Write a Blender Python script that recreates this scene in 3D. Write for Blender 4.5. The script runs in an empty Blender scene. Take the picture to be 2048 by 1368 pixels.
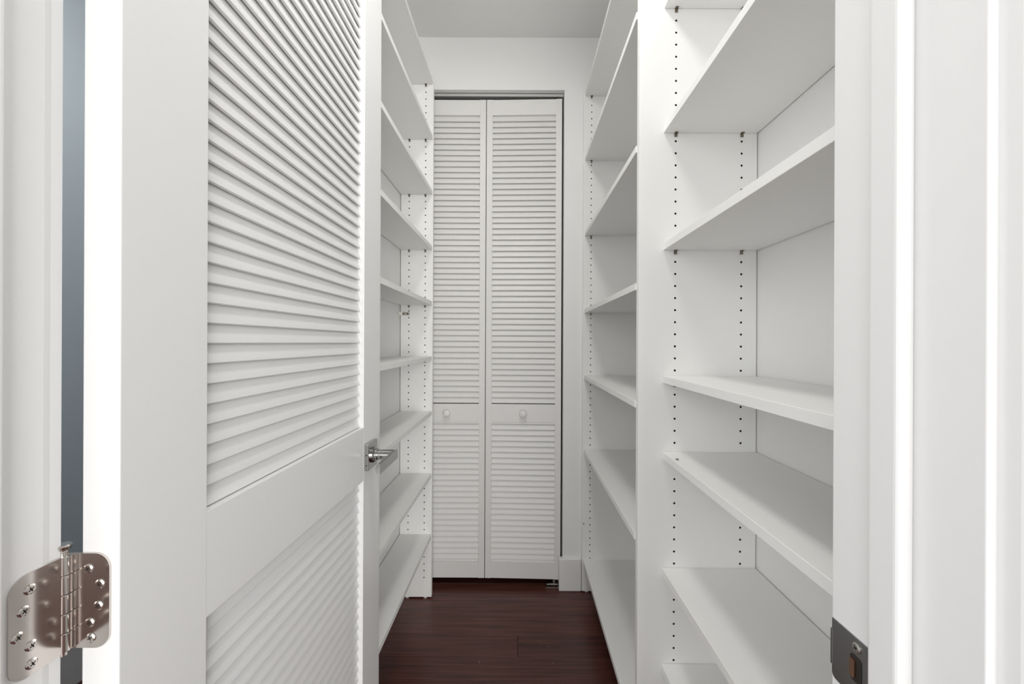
import bpy, bmesh, math, random
from mathutils import Matrix, Vector
random.seed(4)
S = bpy.context.scene
COL = S.collection

# ------------------------------------------------------------------ camera
F = 825.0                                    # focal length in pixels of the 2048 px wide frame
cam = bpy.data.cameras.new('camera')
cam.sensor_width = 36.0
cam.lens = 36.0 * F / 2048.0
cam.shift_x = -(1038 - 1024) / 2048.0
cam.shift_y = (685 - 684) / 2048.0
cam.clip_start = 0.01
co = bpy.data.objects.new('camera', cam)
COL.objects.link(co)
co.matrix_world = Matrix.Translation((0, 0, 1.2)) @ Matrix.Rotation(math.pi/2, 4, 'X') @ Matrix.Rotation(0.0042, 4, 'Z')
S.camera = co

# ------------------------------------------------------------------ world, lights, exposure
W = bpy.data.worlds.new('hall_ambient')
S.world = W
W.use_nodes = True
W.node_tree.nodes['Background'].inputs[0].default_value = (1.0, 0.998, 0.985, 1)
W.node_tree.nodes['Background'].inputs[1].default_value = 0.52
S.view_settings.view_transform = 'Standard'
S.view_settings.look = 'None'
S.view_settings.gamma = 1.0
S.view_settings.use_curve_mapping = False
S.view_settings.exposure = 0.0

def area(name, loc, target, sx, sy, power, color=(1, 1, 1), shape='RECTANGLE'):
    L = bpy.data.lights.new(name, 'AREA')
    L.shape = shape; L.size = sx
    if shape == 'RECTANGLE': L.size_y = sy
    L.energy = power; L.color = color
    o = bpy.data.objects.new(name, L); COL.objects.link(o)
    o.location = loc
    o.rotation_euler = (Vector(target) - Vector(loc)).to_track_quat('-Z', 'Y').to_euler()
    return o
area('hall_fill_light', (-1.15, -1.30, 1.65), (0.45, 0.9, 1.0), 1.5, 1.7, 25.0)  # unseen fill without fixture, added to brighten the near right bay
area('hall_rear_fill_light', (1.05, -3.0, 1.30), (-0.15, 1.3, 1.0), 2.0, 2.2, 116, (1.0, 0.99, 0.97))  # unseen area light added to reach deep into the closet
area('closet_fill_light', (-0.04, 0.80, 2.615), (-0.04, 0.80, 0), 0.26, 0.26, 7.2, (1.0, 0.985, 0.955), 'DISK')  # unseen lamp added to even out the light inside the closet

area('alcove_fill_light', (-0.82, 1.00, 2.615), (-0.82, 1.00, 0), 0.22, 0.22, 6.6, (1.0, 0.985, 0.955), 'DISK')  # unseen light added so the hinge gap does not go dark

# ------------------------------------------------------------------ materials
def mat(name, col, rough=0.45, metal=0.0, coat=0.0, var=0.0, bump=0.0, scale=40.0, spec=0.5):
    m = bpy.data.materials.new(name); m.use_nodes = True
    n = m.node_tree.nodes; l = m.node_tree.links
    b = n['Principled BSDF']
    b.inputs['Base Color'].default_value = (*col, 1)
    b.inputs['Roughness'].default_value = rough
    b.inputs['Metallic'].default_value = metal
    b.inputs['Coat Weight'].default_value = coat
    b.inputs['Specular IOR Level'].default_value = spec
    if var or bump:
        tc = n.new('ShaderNodeTexCoord')
        nz = n.new('ShaderNodeTexNoise'); nz.inputs['Scale'].default_value = scale
        nz.inputs['Detail'].default_value = 4
        l.new(tc.outputs['Object'], nz.inputs['Vector'])
        if var:
            mx = n.new('ShaderNodeMix'); mx.data_type = 'RGBA'
            mx.inputs[6].default_value = (*[c*(1-var) for c in col], 1)
            mx.inputs[7].default_value = (*[min(1, c*(1+var)) for c in col], 1)
            l.new(nz.outputs['Fac'], mx.inputs[0]); l.new(mx.outputs[2], b.inputs['Base Color'])
        if bump:
            bp = n.new('ShaderNodeBump'); bp.inputs['Strength'].default_value = bump
            bp.inputs['Distance'].default_value = 0.001
            l.new(nz.outputs['Fac'], bp.inputs['Height']); l.new(bp.outputs[0], b.inputs['Normal'])
    return m

M_WALL = mat('wall_paint', (0.87, 0.87, 0.862), 0.6, var=0.01, bump=0.08, scale=180)
M_BLUE = mat('blue_grey_paint', (0.55, 0.615, 0.67), 0.6, var=0.01, bump=0.08, scale=180)  # tone picked for the hinge gap, used on the invented alcove wall
M_CEIL = mat('ceiling_paint', (0.86, 0.86, 0.85), 0.8, var=0.01, bump=0.1, scale=150)
M_TRIM = mat('trim_gloss_paint', (0.87, 0.87, 0.867), 0.3, var=0.01, bump=0.04, scale=60)
M_DOOR = mat('door_satin_paint', (0.85, 0.85, 0.85), 0.32, var=0.01, bump=0.03, scale=90)
M_BIF = mat('bifold_paint', (0.81, 0.802, 0.79), 0.4, var=0.02, bump=0.05, scale=70)
M_MEL = mat('white_melamine', (0.875, 0.875, 0.86), 0.42, var=0.008, bump=0.02, scale=300)
M_PB = mat('shaded_particle_board', (0.025, 0.018, 0.013), 0.9)  # hole lining: board brown, darkened to put the hole shade into its colour
M_NICKEL = mat('polished_nickel', (0.66, 0.615, 0.58), 0.15, 1.0)
M_CHROME = mat('chrome', (0.42, 0.42, 0.415), 0.12, 1.0)
M_STEEL = mat('zinc_steel', (0.5, 0.48, 0.45), 0.35, 1.0)
M_PIN = mat('bronzed_steel', (0.27, 0.24, 0.19), 0.35, 1.0)
M_STRIKE = mat('strike_steel', (0.32, 0.32, 0.32), 0.3, 1.0)
M_DARK = mat('dark_recess', (0.02, 0.015, 0.012), 0.8)  # also puts recess shade into the latch hole and screw slots
M_BRASS = mat('worn_brass', (0.35, 0.20, 0.14), 0.4, 1.0)
M_PLAS = mat('clear_white_plastic', (0.75, 0.75, 0.75), 0.3)
M_TRACK = mat('track_aluminium', (0.62, 0.62, 0.61), 0.35, 0.6)

def wood():
    m = bpy.data.materials.new('dark_cherry_floor'); m.use_nodes = True
    n = m.node_tree.nodes; l = m.node_tree.links; b = n['Principled BSDF']
    tc = n.new('ShaderNodeTexCoord'); mp = n.new('ShaderNodeMapping')
    mp.inputs['Scale'].default_value = (1.6, 45, 20)
    oi = n.new('ShaderNodeObjectInfo')
    add = n.new('ShaderNodeVectorMath'); add.operation = 'ADD'
    mul = n.new('ShaderNodeVectorMath'); mul.operation = 'SCALE'; mul.inputs['Scale'].default_value = 37.0
    cb = n.new('ShaderNodeCombineXYZ')
    l.new(oi.outputs['Random'], cb.inputs[0]); l.new(oi.outputs['Random'], cb.inputs[1])
    l.new(cb.outputs[0], mul.inputs[0])
    l.new(tc.outputs['Object'], add.inputs[0]); l.new(mul.outputs[0], add.inputs[1])
    l.new(add.outputs[0], mp.inputs['Vector'])
    nz = n.new('ShaderNodeTexNoise'); nz.inputs['Scale'].default_value = 2.0; nz.inputs['Detail'].default_value = 7
    l.new(mp.outputs[0], nz.inputs['Vector'])
    rp = n.new('ShaderNodeValToRGB')
    rp.color_ramp.elements[0].position = 0.3; rp.color_ramp.elements[0].color = (0.040, 0.0135, 0.0105, 1)
    rp.color_ramp.elements[1].position = 0.75; rp.color_ramp.elements[1].color = (0.135, 0.044, 0.032, 1)
    l.new(nz.outputs['Fac'], rp.inputs[0])
    hsv = n.new('ShaderNodeHueSaturation')
    mr = n.new('ShaderNodeMapRange'); mr.inputs[3].default_value = 0.8; mr.inputs[4].default_value = 1.25
    l.new(oi.outputs['Random'], mr.inputs[0]); l.new(mr.outputs[0], hsv.inputs['Value'])
    l.new(rp.outputs[0], hsv.inputs['Color']); l.new(hsv.outputs[0], b.inputs['Base Color'])
    b.inputs['Roughness'].default_value = 0.30
    bp = n.new('ShaderNodeBump'); bp.inputs['Strength'].default_value = 0.12; bp.inputs['Distance'].default_value = 0.0006
    l.new(nz.outputs['Fac'], bp.inputs['Height']); l.new(bp.outputs[0], b.inputs['Normal'])
    return m
M_WOOD = wood()

# ------------------------------------------------------------------ helpers
def bx(bm, x0, x1, y0, y1, z0, z1):
    v = [bm.verts.new(p) for p in ((x0,y0,z0),(x1,y0,z0),(x1,y1,z0),(x0,y1,z0),(x0,y0,z1),(x1,y0,z1),(x1,y1,z1),(x0,y1,z1))]
    for f in ((0,3,2,1),(4,5,6,7),(0,1,5,4),(1,2,6,5),(2,3,7,6),(3,0,4,7)):
        bm.faces.new([v[i] for i in f])
def cyl(bm, p, q, r, seg=16, r2=None):
    p = Vector(p); q = Vector(q); d = q - p
    m = Matrix.Translation((p+q)/2) @ d.to_track_quat('Z', 'Y').to_matrix().to_4x4()
    bmesh.ops.create_cone(bm, cap_ends=True, segments=seg, radius1=r, radius2=r if r2 is None else r2, depth=d.length, matrix=m)
def mesh_of(bm, name, bev=0.0, seg=2, mats=(), smooth=False):
    if bev:
        bmesh.ops.bevel(bm, geom=list(bm.edges), offset=bev, segments=seg, affect='EDGES', profile=0.5)
    bmesh.ops.recalc_face_normals(bm, faces=list(bm.faces))
    me = bpy.data.meshes.new(name); bm.to_mesh(me); bm.free()
    for m in mats: me.materials.append(m)
    if smooth:
        for p in me.polygons: p.use_smooth = True
        try: me.set_sharp_from_angle(angle=math.radians(35))
        except Exception: pass
    return me
def link(name, me, parent=None, loc=(0,0,0), rot=(0,0,0)):
    o = bpy.data.objects.new(name, me); COL.objects.link(o)
    o.parent = parent; o.location = loc; o.rotation_euler = rot
    return o
def obj(name, bm, m, parent=None, loc=(0,0,0), rot=(0,0,0), bev=0.0, seg=2, smooth=False):
    mats = m if isinstance(m, (list, tuple)) else (m,)
    return link(name, mesh_of(bm, name, bev, seg, mats, smooth), parent, loc, rot)
def box(name, m, parent, x0, x1, y0, y1, z0, z1, bev=0.0, seg=2):
    bm = bmesh.new(); bx(bm, x0, x1, y0, y1, z0, z1)
    return obj(name, bm, m, parent, bev=bev, seg=seg)
def boxes(name, m, parent, lst):
    bm = bmesh.new()
    for b in lst: bx(bm, *b)
    return obj(name, bm, m, parent)
def tag(o, label, cat, kind=None, group=None):
    o['label'] = label; o['category'] = cat
    if kind: o['kind'] = kind
    if group: o['group'] = group
    return o
def empty(name, loc=(0,0,0), rot=(0,0,0)):
    o = bpy.data.objects.new(name, None); COL.objects.link(o)
    o.location = loc; o.rotation_euler = rot; o.empty_display_size = 0.05
    return o

# ------------------------------------------------------------------ key dimensions (metres, camera at x=0,y=0)
XA = -1.55                                # side wall of the invented alcove behind the open door
XL, XR = -0.5575, 0.632                    # closet side walls
YB = 2.0025                               # back wall face
JL, JR = -0.450, 0.3105                   # jamb faces
YJ0, YJ1 = 0.273, 0.408                   # jamb near / far end
ZC = 2.68                                 # ceiling
HEAD = 2.44                               # door head

# ------------------------------------------------------------------ floor
sub = box('floor', M_DARK, None, -1.7, 1.7, -1.8, 2.75, -0.06, -0.0135)
tag(sub, 'dark reddish brown wooden plank floor of the closet', 'floor', 'structure')
PW = 0.1205
plank_cache = {}
def plank(x0, x1, y0):
    key = round(x1-x0, 3)
    if key not in plank_cache:
        bm = bmesh.new(); L = x1-x0
        bx(bm, 0.0004, L-0.0004, 0.0003, PW-0.0003, -0.0135, 0.0)
        top = [e for e in bm.edges if all(v.co.z > -0.001 for v in e.verts)]
        bmesh.ops.bevel(bm, geom=top, offset=0.0009, segments=1, affect='EDGES')
        plank_cache[key] = mesh_of(bm, 'plank', mats=(M_WOOD,))
    link('plank', plank_cache[key], sub, (x0, y0, 0))
y0 = 1.453
k = -27
while y0 + k*PW < 2.74:
    yy = y0 + k*PW
    if k == 1: cuts = [-1.7, 0.0, 1.7]
    else:
        c = [-0.85, 0.9, -0.55, 0.7, 1.1, -1.1][k % 6]
        cuts = [-1.7, c, 1.7]
    for a, b in zip(cuts, cuts[1:]): plank(a, b, yy)
    k += 1

# ------------------------------------------------------------------ shell
tag(box('ceiling', M_CEIL, None, XA-0.1, XR+0.1, YJ0, 2.9, ZC, ZC+0.1), 'plain white ceiling above the closet', 'ceiling', 'structure')
tag(box('wall_left', M_WALL, None, XL-0.1, XL, 1.181, 2.9, 0, ZC), 'white painted wall behind the shallow shelves', 'wall', 'structure')
tag(boxes('wall_invented_alcove', M_BLUE, None, [(XA-0.1, XA, YJ1, 2.1, 0, ZC), (XA, XL-0.1, 2.0, 2.1, 0, ZC)]), 'blue grey wall of the invented alcove, seen through the hinge gap', 'wall', 'structure')  # alcove invented so the hinge gap shows a lit blue grey
tag(box('wall_right', M_WALL, None, XR, XR+0.1, YJ1, 2.9, 0, ZC), 'white painted wall behind the deep shelves', 'wall', 'structure')
OX0, OX1, OZ = -0.549, 0.216, 2.426
tag(boxes('wall_back', M_WALL, None, [
    (XL, OX0, YB, YB+0.115, 0, ZC), (OX1, XR, YB, YB+0.115, 0, ZC), (OX0, OX1, YB, YB+0.115, OZ, ZC)]),
    'white end wall around the slatted bifold door', 'wall', 'structure')
tag(box('wall_niche', M_WALL, None, XL, XR, 2.75, 2.85, 0, ZC), 'white wall of the recess behind the bifold door', 'wall', 'structure')
FW0, FW1 = YJ0+0.004, YJ1-0.002
tag(boxes('wall_front', M_WALL, None, [
    (-1.7, JL-0.019, FW0, FW1, 0, ZC), (JR+0.019, 1.7, FW0, FW1, 0, ZC), (JL-0.019, JR+0.019, FW0, FW1, HEAD+0.019, ZC)]),
    'white hall wall around the closet doorway', 'wall', 'structure')

# doorway frame: jambs, head, stops, strike plate
fr = empty('trim_1', (0, 0, 0))
tag(fr, 'white painted door frame with stop strips around the closet doorway', 'door frame', 'structure')
bm = bmesh.new()
prof = [(JL-0.019, YJ0), (JL-0.0012, YJ0), (JL, YJ0+0.0012), (JL, 0.3905), (JL-0.0012, YJ1-0.011), (JL-0.0012, YJ1-0.001), (JL-0.0022, YJ1), (JL-0.019, YJ1)]
lo = [bm.verts.new((x, y, 0)) for x, y in prof]; hi = [bm.verts.new((x, y, HEAD)) for x, y in prof]
for i in range(len(prof)):
    j = (i+1) % len(prof); bm.faces.new((lo[i], lo[j], hi[j], hi[i]))
bm.faces.new(lo); bm.faces.new(hi)
obj('jamb', bm, M_TRIM, fr)
box('jamb', M_TRIM, fr, JR, JR+0.019, YJ0, YJ1, 0, HEAD, bev=0.0016, seg=3)
box('head_jamb', M_TRIM, fr, JL-0.019, JR+0.019, YJ0, YJ1, HEAD, HEAD+0.019, bev=0.001)
YS0, YS1 = 0.322, 0.352
ST = 0.0125
box('door_stop', M_TRIM, fr, JL, JL+ST, YS0, YS1, 0, HEAD-ST, bev=0.0045, seg=4)
box('door_stop', M_TRIM, fr, JR-ST-0.0015, JR, YS0, YS1, 0, HEAD-ST, bev=0.0045, seg=4)
box('door_stop', M_TRIM, fr, JL, JR, YS0, YS1, HEAD-ST, HEAD, bev=0.002)

# strike plate on the right jamb
def rounded_plate(bm, w, h, t, r, corners=(1,1,1,1), seg=6):
    """plate in local (u=0..w, v=0..h), thickness t along +n ; returns in x=n,y=u,z=v"""
    pts = []
    cs = [(r, r, math.pi, corners[0], (0,0)), (w-r, r, 1.5*math.pi, corners[1], (w,0)), (w-r, h-r, 0, corners[2], (w,h)), (r, h-r, .5*math.pi, corners[3], (0,h))]
    for cx, cy, a0, on, sq in cs:
        if on:
            for i in range(seg+1):
                a = a0 + (math.pi/2)*i/seg
                pts.append((cx + r*math.cos(a), cy + r*math.sin(a)))
        else: pts.append(sq)
    a = [bm.verts.new((0, u, v)) for u, v in pts]; b = [bm.verts.new((t, u, v)) for u, v in pts]
    n = len(pts)
    for i in range(n): bm.faces.new((a[i], a[(i+1) % n], b[(i+1) % n], b[i]))
    bm.faces.new(a[::-1]); bm.faces.new(b)
def screw_mesh(r, t, name='screw', m=M_NICKEL):
    bm = bmesh.new()
    cyl(bm, (0,0,0), (0,0,t*0.4), r, 18)
    cyl(bm, (0,0,t*0.4), (0,0,t), r, 18, r*0.72)
    me0 = len(bm.faces)
    for a in (0, math.pi/2):
        mm = Matrix.Rotation(a+0.5, 4, 'Z')
        vs = [mm @ Vector(p) for p in ((-r*.5,-r*.12,t*1.02),(r*.5,-r*.12,t*1.02),(r*.5,r*.12,t*1.02),(-r*.5,r*.12,t*1.02))]
        f = bm.faces.new([bm.verts.new(p) for p in vs]); f.material_index = 1  # slot is a flat dark face, its recess shade put into the colour
    me = bpy.data.meshes.new(name); bmesh.ops.recalc_face_normals(bm, faces=list(bm.faces)); bm.to_mesh(me); bm.free()
    me.materials.append(m); me.materials.append(M_DARK)
    return me
# plate lies on the jamb face (normal -x); solid, the latch opening is a dark plate on it
PZ0, PZ1, PY0, PY1 = 0.874, 0.931, 0.358, 0.4060
bm = bmesh.new()
rounded_plate(bm, PY1-PY0, PZ1-PZ0, 0.0016, 0.005, (1,1,0,1))
sp = obj('strike_plate', bm, M_STRIKE, fr, (JR-0.0012, PY0, PZ0))
box('strike_lip', M_STRIKE, sp, -0.0002, 0.006, PY1-PY0-0.001, PY1-PY0+0.0022, 0.011, 0.046, bev=0.0006)
bm = bmesh.new(); rounded_plate(bm, 0.013, 0.024, 0.0004, 0.003)
obj('latch_hole_shade', bm, M_DARK, sp, (-0.0004, 0.0125, 0.0165))  # solid dark plate, the shade of the hole put into its colour
bm = bmesh.new(); rounded_plate(bm, 0.006, 0.017, 0.0022, 0.002)
obj('latch_cup', bm, M_BRASS, sp, (-0.0022, 0.0185, 0.0200))
for z in (0.0083, 0.0487):
    o = link('screw', screw_mesh(0.0046, 0.0016, m=M_STEEL), sp, (-0.0001, 0.0180, z), (0, -math.pi/2, 0))

# hall casing
ca = empty('trim_2'); tag(ca, 'white casing boards on the hall side of the closet doorway', 'casing', 'structure')
for a, b in ((JL-0.0745, JL-0.0065), (JR+0.0065, JR+0.0745)):
    box('casing_board', M_TRIM, ca, a, b, YJ0-0.016, YJ0+0.0035, 0, HEAD+0.0065, bev=0.003, seg=3)
box('casing_board', M_TRIM, ca, JL-0.0745, JR+0.0745, YJ0-0.016, YJ0+0.0035, HEAD+0.0068, HEAD+0.075, bev=0.003, seg=3)

# baseboards
bb = empty('baseboard_back'); tag(bb, 'short white baseboard at the end wall between bifold door and shelves', 'baseboard', 'structure')
box('board', M_TRIM, bb, OX1-0.018, 0.304, YB-0.014, YB, 0.001, 0.156, bev=0.003, seg=3)
box('board_return', M_TRIM, bb, OX1-0.018, OX1, YB, YB+0.012, 0.001, 0.156, bev=0.001)
bl = box('baseboard_left', M_TRIM, None, XA, XA+0.014, YJ1, 2.0, 0.001, 0.145, bev=0.003)
tag(bl, 'white baseboard of the invented alcove behind the open door', 'baseboard', 'structure')

# ------------------------------------------------------------------ louvre slat
def slat_mesh(length, L=0.055, T=0.0052, tilt=17.2, name='slat', axis='Y', mat_=None):
    """profile with rounded noses; nose (lower outer end) centre at the origin; outward = +x for axis Y, -y for axis X"""
    t = math.radians(tilt); d = Vector((-math.sin(t), math.cos(t))); nrm = Vector((math.cos(t), math.sin(t)))
    h = T/2; r = 0.0012; pts = []
    def corner(cu, cv, a0):                  # u along d, v along nrm
        for i in range(3):
            a = a0 + math.pi/2*i/2
            pts.append(d*(cu + r*math.cos(a)) + nrm*(cv + r*math.sin(a)))
    corner(-h+r, h-r, math.pi/2); corner(-h+r, -h+r, math.pi)
    corner(L-T+h-r, -h+r, 1.5*math.pi); corner(L-T+h-r, h-r, 0)
    bm = bmesh.new()
    def P(p, s): return (p.x, s, p.y) if axis == 'Y' else (s, -p.x, p.y)
    A = [bm.verts.new(P(p, 0)) for p in pts]; B = [bm.verts.new(P(p, length)) for p in pts]
    n = len(pts)
    for i in range(n): bm.faces.new((A[i], A[(i+1) % n], B[(i+1) % n], B[i]))
    bm.faces.new(A); bm.faces.new(B)
    return mesh_of(bm, name, mats=(mat_,), smooth=True)

# ------------------------------------------------------------------ door_1 : open louvred door
DW, DT, DH = 0.756, 0.038, 2.425
d1 = empty('door_1', (-0.4025, 0.4165, 0.008), (0, 0, -math.atan2(0.0055, DW)))
tag(d1, 'white louvred closet door swung fully open, with chrome lever handle', 'door', 'structure')
z_ = lambda z: z - 0.008
SW0, SW1 = 0.116, 0.114
BV = 0.0012
box('stile', M_DOOR, d1, -DT, 0, 0, SW0, 0, DH, bev=BV)
box('stile', M_DOOR, d1, -DT, 0, DW-SW1, DW, 0, DH, bev=BV)
def rail(z0, z1): box('rail', M_DOOR, d1, -DT+0.0003, -0.0003, SW0-0.001, DW-SW1+0.001, z_(z0), z_(z1), bev=0.0006)
rail(0.012, 0.24); rail(0.843, 0.980); rail(2.315, 2.432)
sl = slat_mesh(DW-SW0-SW1-0.0006, mat_=M_DOOR)
PITCH = 0.02695
NX = -0.0125
z = 1.1995
zs = []
while z > 0.981: z -= PITCH
z += PITCH
while z < 2.315:
    zs.append(z); z += PITCH
z = 0.8185
while z > 0.235: zs.append(z); z -= PITCH
for z in zs: link('slat', sl, d1, (NX, SW0+0.0003, z_(z)))

# lever handle on the lock rail (local y = 1.096-0.4165)
HY, HZ = 0.6805, z_(0.9005)
hs = box('handle', M_CHROME, d1, 0, 0.011, HY-0.033, HY+0.033, HZ-0.0345, HZ+0.0345, bev=0.0018, seg=3)
def sm(name, parent, pts, m):
    bm = bmesh.new()
    for p in pts: cyl(bm, *p)
    return obj(name, bm, m, parent, smooth=True)
sm('collar', hs, [((0.011, HY, HZ), (0.016, HY, HZ), 0.0205, 28), ((0.016, HY, HZ), (0.0185, HY, HZ), 0.0205, 28, 0.017), ((0.0185, HY, HZ), (0.024, HY, HZ), 0.0165, 28)], M_CHROME)
sm('shank', hs, [((0.022, HY, HZ), (0.064, HY, HZ), 0.0130, 28)], M_CHROME)
bm = bmesh.new()
# lever: half-round bar running toward the hinge side, flat face outward
ns = 10; rows = []
for (y, hh, tt) in ((HY+0.0135, 0.0115, 0.0125), (HY, 0.0130, 0.0135), (HY-0.06, 0.0130, 0.0120), (HY-0.128, 0.0130, 0.0085)):
    row = []
    for i in range(ns+1):
        a = -math.pi/2 + math.pi*i/ns
        row.append(bm.verts.new((0.0705 - tt*math.cos(a)*1.0, y, HZ + hh*math.sin(a))))
    row.append(bm.verts.new((0.0730, y, HZ+hh*0.96))); row.append(bm.verts.new((0.0730, y, HZ-hh*0.96)))
    rows.append(row)
n = ns+3
for r0, r1 in zip(rows, rows[1:]):
    for i in range(n): bm.faces.new((r0[i], r0[(i+1) % n], r1[(i+1) % n], r1[i]))
bm.faces.new(rows[0]); bm.faces.new(rows[-1])
obj('lever', bm, M_CHROME, hs, smooth=True)
sm('set_screw', hs, [((0.036, HY-0.0125, HZ-0.003), (0.036, HY-0.0136, HZ-0.003), 0.0022, 10)], M_DARK)
for z in (-0.02, 0.006):
    sm('set_screw', hs, [((0.0055, HY-0.0327, HZ+z), (0.0055, HY-0.0336, HZ+z), 0.0018, 10)], M_DARK)
box('latch_plate', M_CHROME, d1, -0.031, -0.007, DW-0.001, DW+0.0008, HZ-0.028, HZ+0.028, bev=0.0004)

# hinge: one leaf on the door edge, one on the jamb, knuckles and pin between (world space, child of the door)
hg = empty('hinge'); hg.parent = d1
dinv = (Matrix.Translation(d1.location) @ d1.rotation_euler.to_matrix().to_4x4()).inverted()
hg.matrix_local = dinv
PX, PYY = -0.4525, 0.4105
HZ0, HZ1 = 0.8915, 0.9865
def hobj(name, bm, m, loc=(0,0,0), rot=(0,0,0), smooth=False):
    return obj(name, bm, m, hg, loc, rot, smooth=smooth)
# door leaf: plate in xz plane facing -y
bm = bmesh.new(); rounded_plate(bm, 0.0375, HZ1-HZ0, 0.0022, 0.0150, (0,1,1,0), 8)
hobj('hinge_leaf', bm, M_NICKEL, (PX+0.0045, 0.4165, HZ0), (0, 0, -math.pi/2))
# jamb leaf facing +x
bm = bmesh.new(); rounded_plate(bm, 0.0420, HZ1-HZ0, 0.0022, 0.0150, (1,0,0,1), 8)
hobj('hinge_leaf', bm, M_NICKEL, (JL-0.0006, PYY-0.0475, HZ0))
nk = 5; kh = (HZ1-HZ0)/nk
kn = bmesh.new(); cyl(kn, (0,0,0.0003), (0,0,kh-0.0003), 0.0068, 24)
bmesh.ops.bevel(kn, geom=[e for e in kn.edges if abs(e.verts[0].co.z-e.verts[1].co.z) < 1e-5], offset=0.0005, segments=1, affect='EDGES')
kme = mesh_of(kn, 'knuckle', mats=(M_NICKEL,), smooth=True)
for i in range(nk): link('knuckle', kme, hg, (PX, PYY, HZ0+i*kh))
bm = bmesh.new()
cyl(bm, (PX, PYY, HZ0-0.004), (PX, PYY, HZ1+0.006), 0.0042, 16)
cyl(bm, (PX, PYY, HZ1+0.0055), (PX, PYY, HZ1+0.0095), 0.0050, 20, 0.0068)
cyl(bm, (PX, PYY, HZ1+0.0095), (PX, PYY, HZ1+0.0110), 0.0068, 20, 0.0058)
hobj('pin', bm, M_NICKEL, smooth=True)
scr = screw_mesh(0.0047, 0.0015)
H = HZ1-HZ0
for u, v in ((0.017, 0.84), (0.0285, 0.68), (0.0270, 0.45), (0.0185, 0.27), (0.0195, 0.11)):
    link('screw', scr, hg, (PX+0.0045+u, 0.4143, HZ0+H*v), (math.pi/2, 0, 0))
for u, v in ((0.016, 0.84), (0.011, 0.66), (0.0065, 0.44), (0.017, 0.29), (0.0175, 0.11)):
    link('screw', scr, hg, (JL+0.0016, PYY-0.0475+u, HZ0+H*v), (0, math.pi/2, 0))

# ------------------------------------------------------------------ door_2 : bifold louvred door
d2 = empty('door_2', (0, 0, 0))
tag(d2, 'white slatted bifold door with two round knobs at the end of the closet', 'door', 'structure')
LW, LT, LZ0, LZ1 = 0.3715, 0.028, 0.036, 2.398
bsl = slat_mesh(LW-0.060, L=0.050, T=0.0062, tilt=23, axis='X', mat_=M_BIF)
kb = bmesh.new()
prof = [(0.0, 0.0075), (0.004, 0.0085), (0.009, 0.0075), (0.012, 0.0095), (0.0165, 0.0165), (0.022, 0.0185), (0.027, 0.0165), (0.0305, 0.0100), (0.0315, 0.0)]
rings = []
for d, r in prof:
    if r == 0: rings.append([kb.verts.new((0, -d, 0))]); continue
    rings.append([kb.verts.new((r*math.cos(2*math.pi*i/24), -d, r*math.sin(2*math.pi*i/24))) for i in range(24)])
for a, b in zip(rings, rings[1:]):
    for i in range(24):
        if len(b) == 1: kb.faces.new((a[i], a[(i+1) % 24], b[0]))
        else: kb.faces.new((a[i], a[(i+1) % 24], b[(i+1) % 24], b[i]))
kb.faces.new(rings[0][::-1])
knob_me = mesh_of(kb, 'knob', mats=(M_BIF,), smooth=True)
def leaf(x0, y, rz, dz):
    lf = empty('leaf', (x0, y, dz), (0, 0, rz)); lf.parent = d2
    sw = 0.030
    box('stile', M_BIF, lf, 0, sw, 0, LT, LZ0, LZ1, bev=0.0012)
    box('stile', M_BIF, lf, LW-sw, LW, 0, LT, LZ0, LZ1, bev=0.0012)
    for a, b in ((LZ0+0.001, 0.116), (0.806, 0.896), (2.322, LZ1-0.001)):
        box('rail', M_BIF, lf, sw-0.0005, LW-sw+0.0005, 0.0012, LT-0.001, a, b, bev=0.0008)
    p = 0.02785
    z = 0.903
    while z < 2.316: link('slat', bsl, lf, (sw, 0.0063, z)); z += p
    z = 0.800
    while z > 0.098: link('slat', bsl, lf, (sw, 0.0063, z)); z -= p
    link('knob', knob_me, lf, (LW/2, 0.0012, 0.851))
    return lf
leaf(-0.5385, 2.037, 0.0, 0.0)
leaf(-0.1640, 2.037, -math.radians(1.9), 0.0)
bm = bmesh.new()
bx(bm, OX0+0.002, OX1-0.002, 2.030, 2.0318, 2.4085, OZ)
bx(bm, OX0+0.002, OX1-0.002, 2.068, 2.070, 2.4085, OZ)
bx(bm, OX0+0.002, OX1-0.002, 2.030, 2.070, OZ-0.002, OZ)
bx(bm, OX0+0.002, OX1-0.002, 2.030, 2.040, 2.4085, 2.4100)
obj('track', bm, M_TRACK, d2)
pb = boxes('pivot_bracket', M_STEEL, d2, [(0.136, 0.200, 2.020, 2.060, 0.0005, 0.003), (0.1965, 0.199, 2.020, 2.060, 0.003, 0.036)])
box('bracket_slide', M_STEEL, pb, 0.140, 0.194, 2.022, 2.034, 0.012, 0.017, bev=0.0008)
bm = bmesh.new(); cyl(bm, (0.178, 2.043, 0.003), (0.178, 2.043, 0.037), 0.0045, 14); cyl(bm, (0.178, 2.043, 0.018), (0.178, 2.043, 0.026), 0.009, 8)
obj('pivot_pin', bm, M_STEEL, pb, smooth=True)
box('top_pivot', M_DARK, d2, 0.170, 0.192, 2.036, 2.058, 2.396, 2.4105, bev=0.001)

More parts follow.
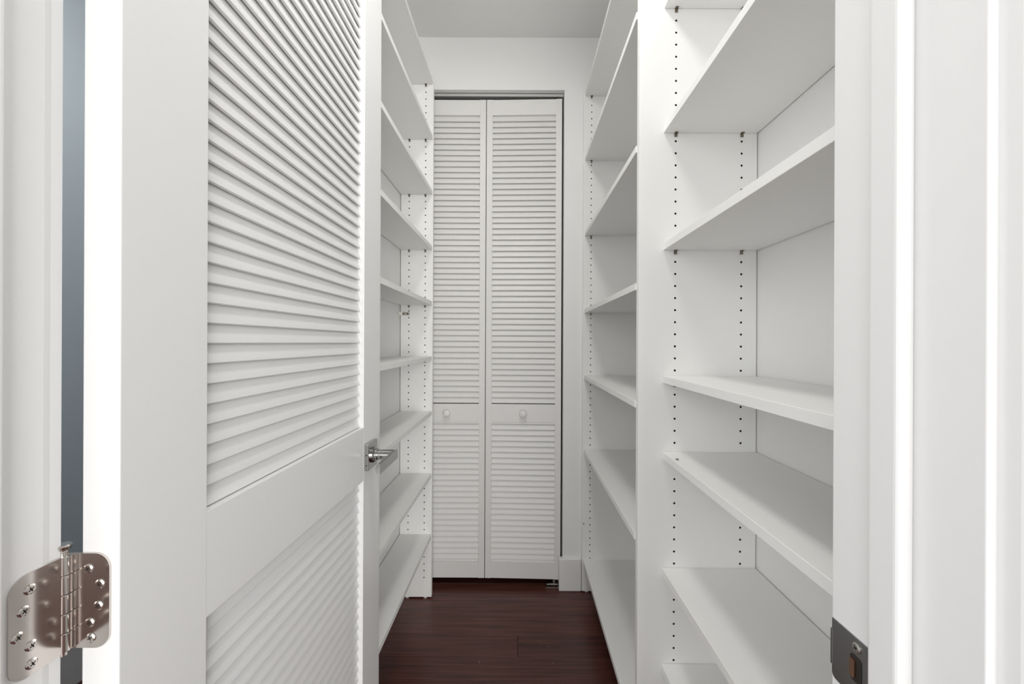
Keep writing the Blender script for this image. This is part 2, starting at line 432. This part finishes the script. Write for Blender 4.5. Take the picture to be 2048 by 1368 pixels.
# ------------------------------------------------------------------ shelving
def panel_mesh(W_, T, H_, cols, zfirst, zlast, pitch=0.032, r=0.0029):
    """panel x 0..W, y 0..T (near face y=0 carries drilled holes), z 0..H"""
    bm = bmesh.new(); h = 0.006
    xs = [0]
    for c in cols: xs += [c-h, c+h]
    xs.append(W_)
    nrow = int(round((zlast-zfirst)/pitch))+1
    za, zb = zfirst-pitch/2, zfirst+(nrow-0.5)*pitch
    def q(x0, x1, z0, z1): bm.faces.new([bm.verts.new(p) for p in ((x0,0,z0),(x1,0,z0),(x1,0,z1),(x0,0,z1))])
    for i in range(0, len(xs)-1, 2): q(xs[i], xs[i+1], 0, H_)
    N = 12
    for c in cols:
        q(c-h, c+h, 0, za); q(c-h, c+h, zb, H_)
        for k in range(nrow):
            zc = zfirst + k*pitch; p2 = pitch/2
            ring = [bm.verts.new((c+r*math.cos(2*math.pi*(i+.5)/N+math.pi/4-math.pi/N), 0, zc+r*math.sin(2*math.pi*(i+.5)/N+math.pi/4-math.pi/N))) for i in range(N)]
            cor = [bm.verts.new(p) for p in ((c+h,0,zc+p2),(c-h,0,zc+p2),(c-h,0,zc-p2),(c+h,0,zc-p2))]
            for s in range(4):                # ring index of corner s is s*3
                i0 = s*3
                vs = [cor[s], cor[(s+1) % 4]] + [ring[(i0+3-j) % N] for j in range(4)]
                bm.faces.new(vs)
            bot = [bm.verts.new((v.co.x, 0.011, v.co.z)) for v in ring]
            for i in range(N):
                f = bm.faces.new((ring[i], ring[(i+1) % N], bot[(i+1) % N], bot[i])); f.material_index = 1
            f = bm.faces.new(bot); f.material_index = 1
    for vs in (((0,0,0),(0,T,0),(0,T,H_),(0,0,H_)), ((W_,0,0),(W_,T,0),(W_,T,H_),(W_,0,H_)), ((0,T,0),(W_,T,0),(W_,T,H_),(0,T,H_)),
               ((0,0,0),(W_,0,0),(W_,T,0),(0,T,0)), ((0,0,H_),(W_,0,H_),(W_,T,H_),(0,T,H_))):
        bm.faces.new([bm.verts.new(p) for p in vs])
    bmesh.ops.remove_doubles(bm, verts=list(bm.verts), dist=1e-6)
    bmesh.ops.recalc_face_normals(bm, faces=list(bm.faces))
    me = bpy.data.meshes.new('side_panel'); bm.to_mesh(me); bm.free()
    me.materials.append(M_MEL); me.materials.append(M_PB)
    return me

# shelf pin: little L of bent steel, flange under the shelf, tongue down the panel (panel at y=0, shelf toward -y)
bm = bmesh.new()
bx(bm, -0.0038, 0.0038, -0.0085, -0.0002, -0.0016, -0.0001)
bx(bm, -0.0038, 0.0038, -0.0020, -0.0002, -0.0105, -0.0016)
cyl(bm, (0, -0.0012, -0.006), (0, 0.006, -0.006), 0.0023, 10)
pin_me = mesh_of(bm, 'shelf_pin', mats=(M_PIN,))
bm = bmesh.new(); cyl(bm, (0,0,0), (0,0,0.006), 0.009, 16, 0.010)
foot_me = mesh_of(bm, 'foot', mats=(M_PLAS,), smooth=True)
shelf_cache = {}
def shelf(parent, x0, x1, ya, yb, zunder, hx, T=0.0185):
    key = (round(x1-x0, 4), round(yb-ya, 4))
    if key not in shelf_cache:
        bm = bmesh.new(); bx(bm, 0, x1-x0, 0, yb-ya, 0, T)
        shelf_cache[key] = mesh_of(bm, 'shelf', bev=0.0006, seg=1, mats=(M_MEL,))
    link('shelf', shelf_cache[key], parent, (x0, ya, zunder))
    for x in hx:
        link('shelf_pin', pin_me, parent, (x, yb+0.0006, zunder))
        link('shelf_pin', pin_me, parent, (x, ya-0.0006, zunder), (0, 0, math.pi))
GAP = 0.0008
PT = 0.019
PH = 2.405
Z0 = 0.007
# right-hand unit: two bays sharing the middle panel
ru = empty('shelving_unit', (0.45, 1.2, 0))
tag(ru, 'tall white shelving unit with two bays of deep adjustable shelves opposite the open louvred door', 'shelves')
def off(o, r):
    o.location = Vector(o.location) - Vector(r.location)
R_BACK = 0.629
far = panel_mesh(R_BACK-0.3065, PT, PH-Z0, (0.3445-0.3065, 0.5745-0.3065), 0.133-Z0, 2.34)
mid = panel_mesh(R_BACK-0.3165, PT, PH-Z0, (0.4135-0.3165, 0.5885-0.3165), 0.1355-Z0, 2.34)
YM, YF = 1.094, 1.983
link('side_panel', far, ru, (0.3065, YF, Z0))
link('side_panel', mid, ru, (0.3165, YM, Z0))
nearp = panel_mesh(R_BACK-0.3810, PT, PH-Z0, (0.4135-0.3810, 0.5885-0.3810), 0.1355-Z0, 2.34)
link('side_panel', nearp, ru, (0.3810, 0.425, Z0))
for zu in (2.385, 2.075, 1.714, 1.343, 1.0255, 0.669, 0.137):
    shelf(ru, 0.3135, R_BACK, YM+PT+GAP, YF-GAP, zu, (0.3445, 0.5745))
for zu in (2.385, 2.087, 1.757, 1.446, 1.0945, 0.8935, 0.586, 0.332, 0.105):
    shelf(ru, 0.3810, R_BACK, 0.425+PT+GAP, YM-GAP, zu, (0.4135, 0.5885))
for (x, y) in ((0.41, 0.4345), (0.60, 0.4345), (0.34, 1.1035), (0.60, 1.1035), (0.33, 1.9925), (0.60, 1.9925)):
    link('foot', foot_me, ru, (x, y, 0.0005))
bm = bmesh.new(); cyl(bm, (0.3145, YF+0.002, 0.330), (0.3145, YF-0.0006, 0.330), 0.0036, 14); 
obj('plug', bm, M_STRIKE, ru)
for c in ru.children: off(c, ru)

# left-hand unit: shallow single bay
lu = empty('shelving_unit', (-0.48, 1.55, 0))
tag(lu, 'tall narrow white shelving unit with nine shallow shelves behind the lever handle', 'shelves')
L_FR, L_BACK = -0.405, -0.5545
YL0, YL1 = 1.184, 1.932
lp = panel_mesh(L_FR-L_BACK, PT, 2.425-Z0, (-0.5165-L_BACK, -0.4405-L_BACK), 0.098-Z0, 2.39)
link('side_panel', lp, lu, (L_BACK, YL1, Z0))
link('side_panel', lp, lu, (L_BACK, YL0, Z0))
for zu in (2.406, 2.148, 1.890, 1.631, 1.372, 1.1145, 0.8585, 0.568, 0.282):
    shelf(lu, L_BACK, -0.4075, YL0+PT+GAP, YL1-GAP, zu, (-0.5165, -0.4405))
for x in (-0.52, -0.435):
    for y in (YL0+0.0095, YL1+0.0095): link('foot', foot_me, lu, (x, y, 0.0005))
br = boxes('corner_bracket', M_STEEL, lu, [(XL+0.0005, -0.5140, YL1-0.0018, YL1-0.0002, 1.3255, 1.3395), (XL+0.0003, XL+0.0018, YL1-0.032, YL1-0.0002, 1.3255, 1.3395)])
for x in (-0.5225, -0.541):
    bm = bmesh.new(); cyl(bm, (x, YL1-0.0016, 1.3325), (x, YL1-0.0032, 1.3325), 0.0030, 12)
    obj('screw', bm, M_DARK, br)
for c in lu.children: off(c, lu)

# ------------------------------------------------------------------ added closet and alcove lamps (unseen, above the frame)
added_lamp_glass = mat('added_lamp_glass', (0.9, 0.9, 0.88), 0.3)
added_lamp_glass.node_tree.nodes['Principled BSDF'].inputs['Emission Color'].default_value = (1, 0.97, 0.93, 1)
added_lamp_glass.node_tree.nodes['Principled BSDF'].inputs['Emission Strength'].default_value = 2.0
for lx, ly, label in ((-0.04, 0.80, 'added unseen round lamp in the middle of the closet ceiling'), (-0.82, 1.00, 'added unseen round lamp in the invented alcove behind the open door')):
    cl = empty('added_ceiling_lamp', (lx, ly, ZC)); tag(cl, label, 'lamp', group='added ceiling lamps')
    bm = bmesh.new(); cyl(bm, (0,0,-0.022), (0,0,-0.0005), 0.15, 40)
    obj('base', bm, M_TRIM, cl, smooth=True)
    bm = bmesh.new(); cyl(bm, (0,0,-0.05), (0,0,-0.0225), 0.13, 40, 0.143)
    obj('diffuser', bm, added_lamp_glass, cl, smooth=True)

# ------------------------------------------------------------------ lint on the floor
bm = bmesh.new()
for px, py in ((926, 1217), (960, 1324), (962, 1326), (779, 1294), (1080, 1283), (1108, 1326), (1100, 1293)):
    Y = F*1.2/(py-685); X = (px-1038)*Y/F
    bmesh.ops.create_icosphere(bm, subdivisions=1, radius=0.0011, matrix=Matrix.Translation((X, Y, 0.0008)) @ Matrix.Rotation(random.random()*3, 4, 'Z') @ Matrix.Diagonal((random.uniform(.8, 1.8), .7, .6, 1)))
o = obj('lint_specks', bm, M_PLAS); tag(o, 'tiny pale lint specks scattered on the dark floor', 'lint', 'stuff')

bm = bmesh.new()
bmesh.ops.create_icosphere(bm, subdivisions=2, radius=0.0032, matrix=Matrix.Diagonal((1.2, 0.8, 0.7, 1)))
for v in bm.verts: v.co *= random.uniform(0.8, 1.15)
o = obj('crumb', bm, M_STRIKE, None, (0.3905, 1.016, 0.9140)); tag(o, 'small dark crumb lying near the front corner of a deep shelf', 'crumb')
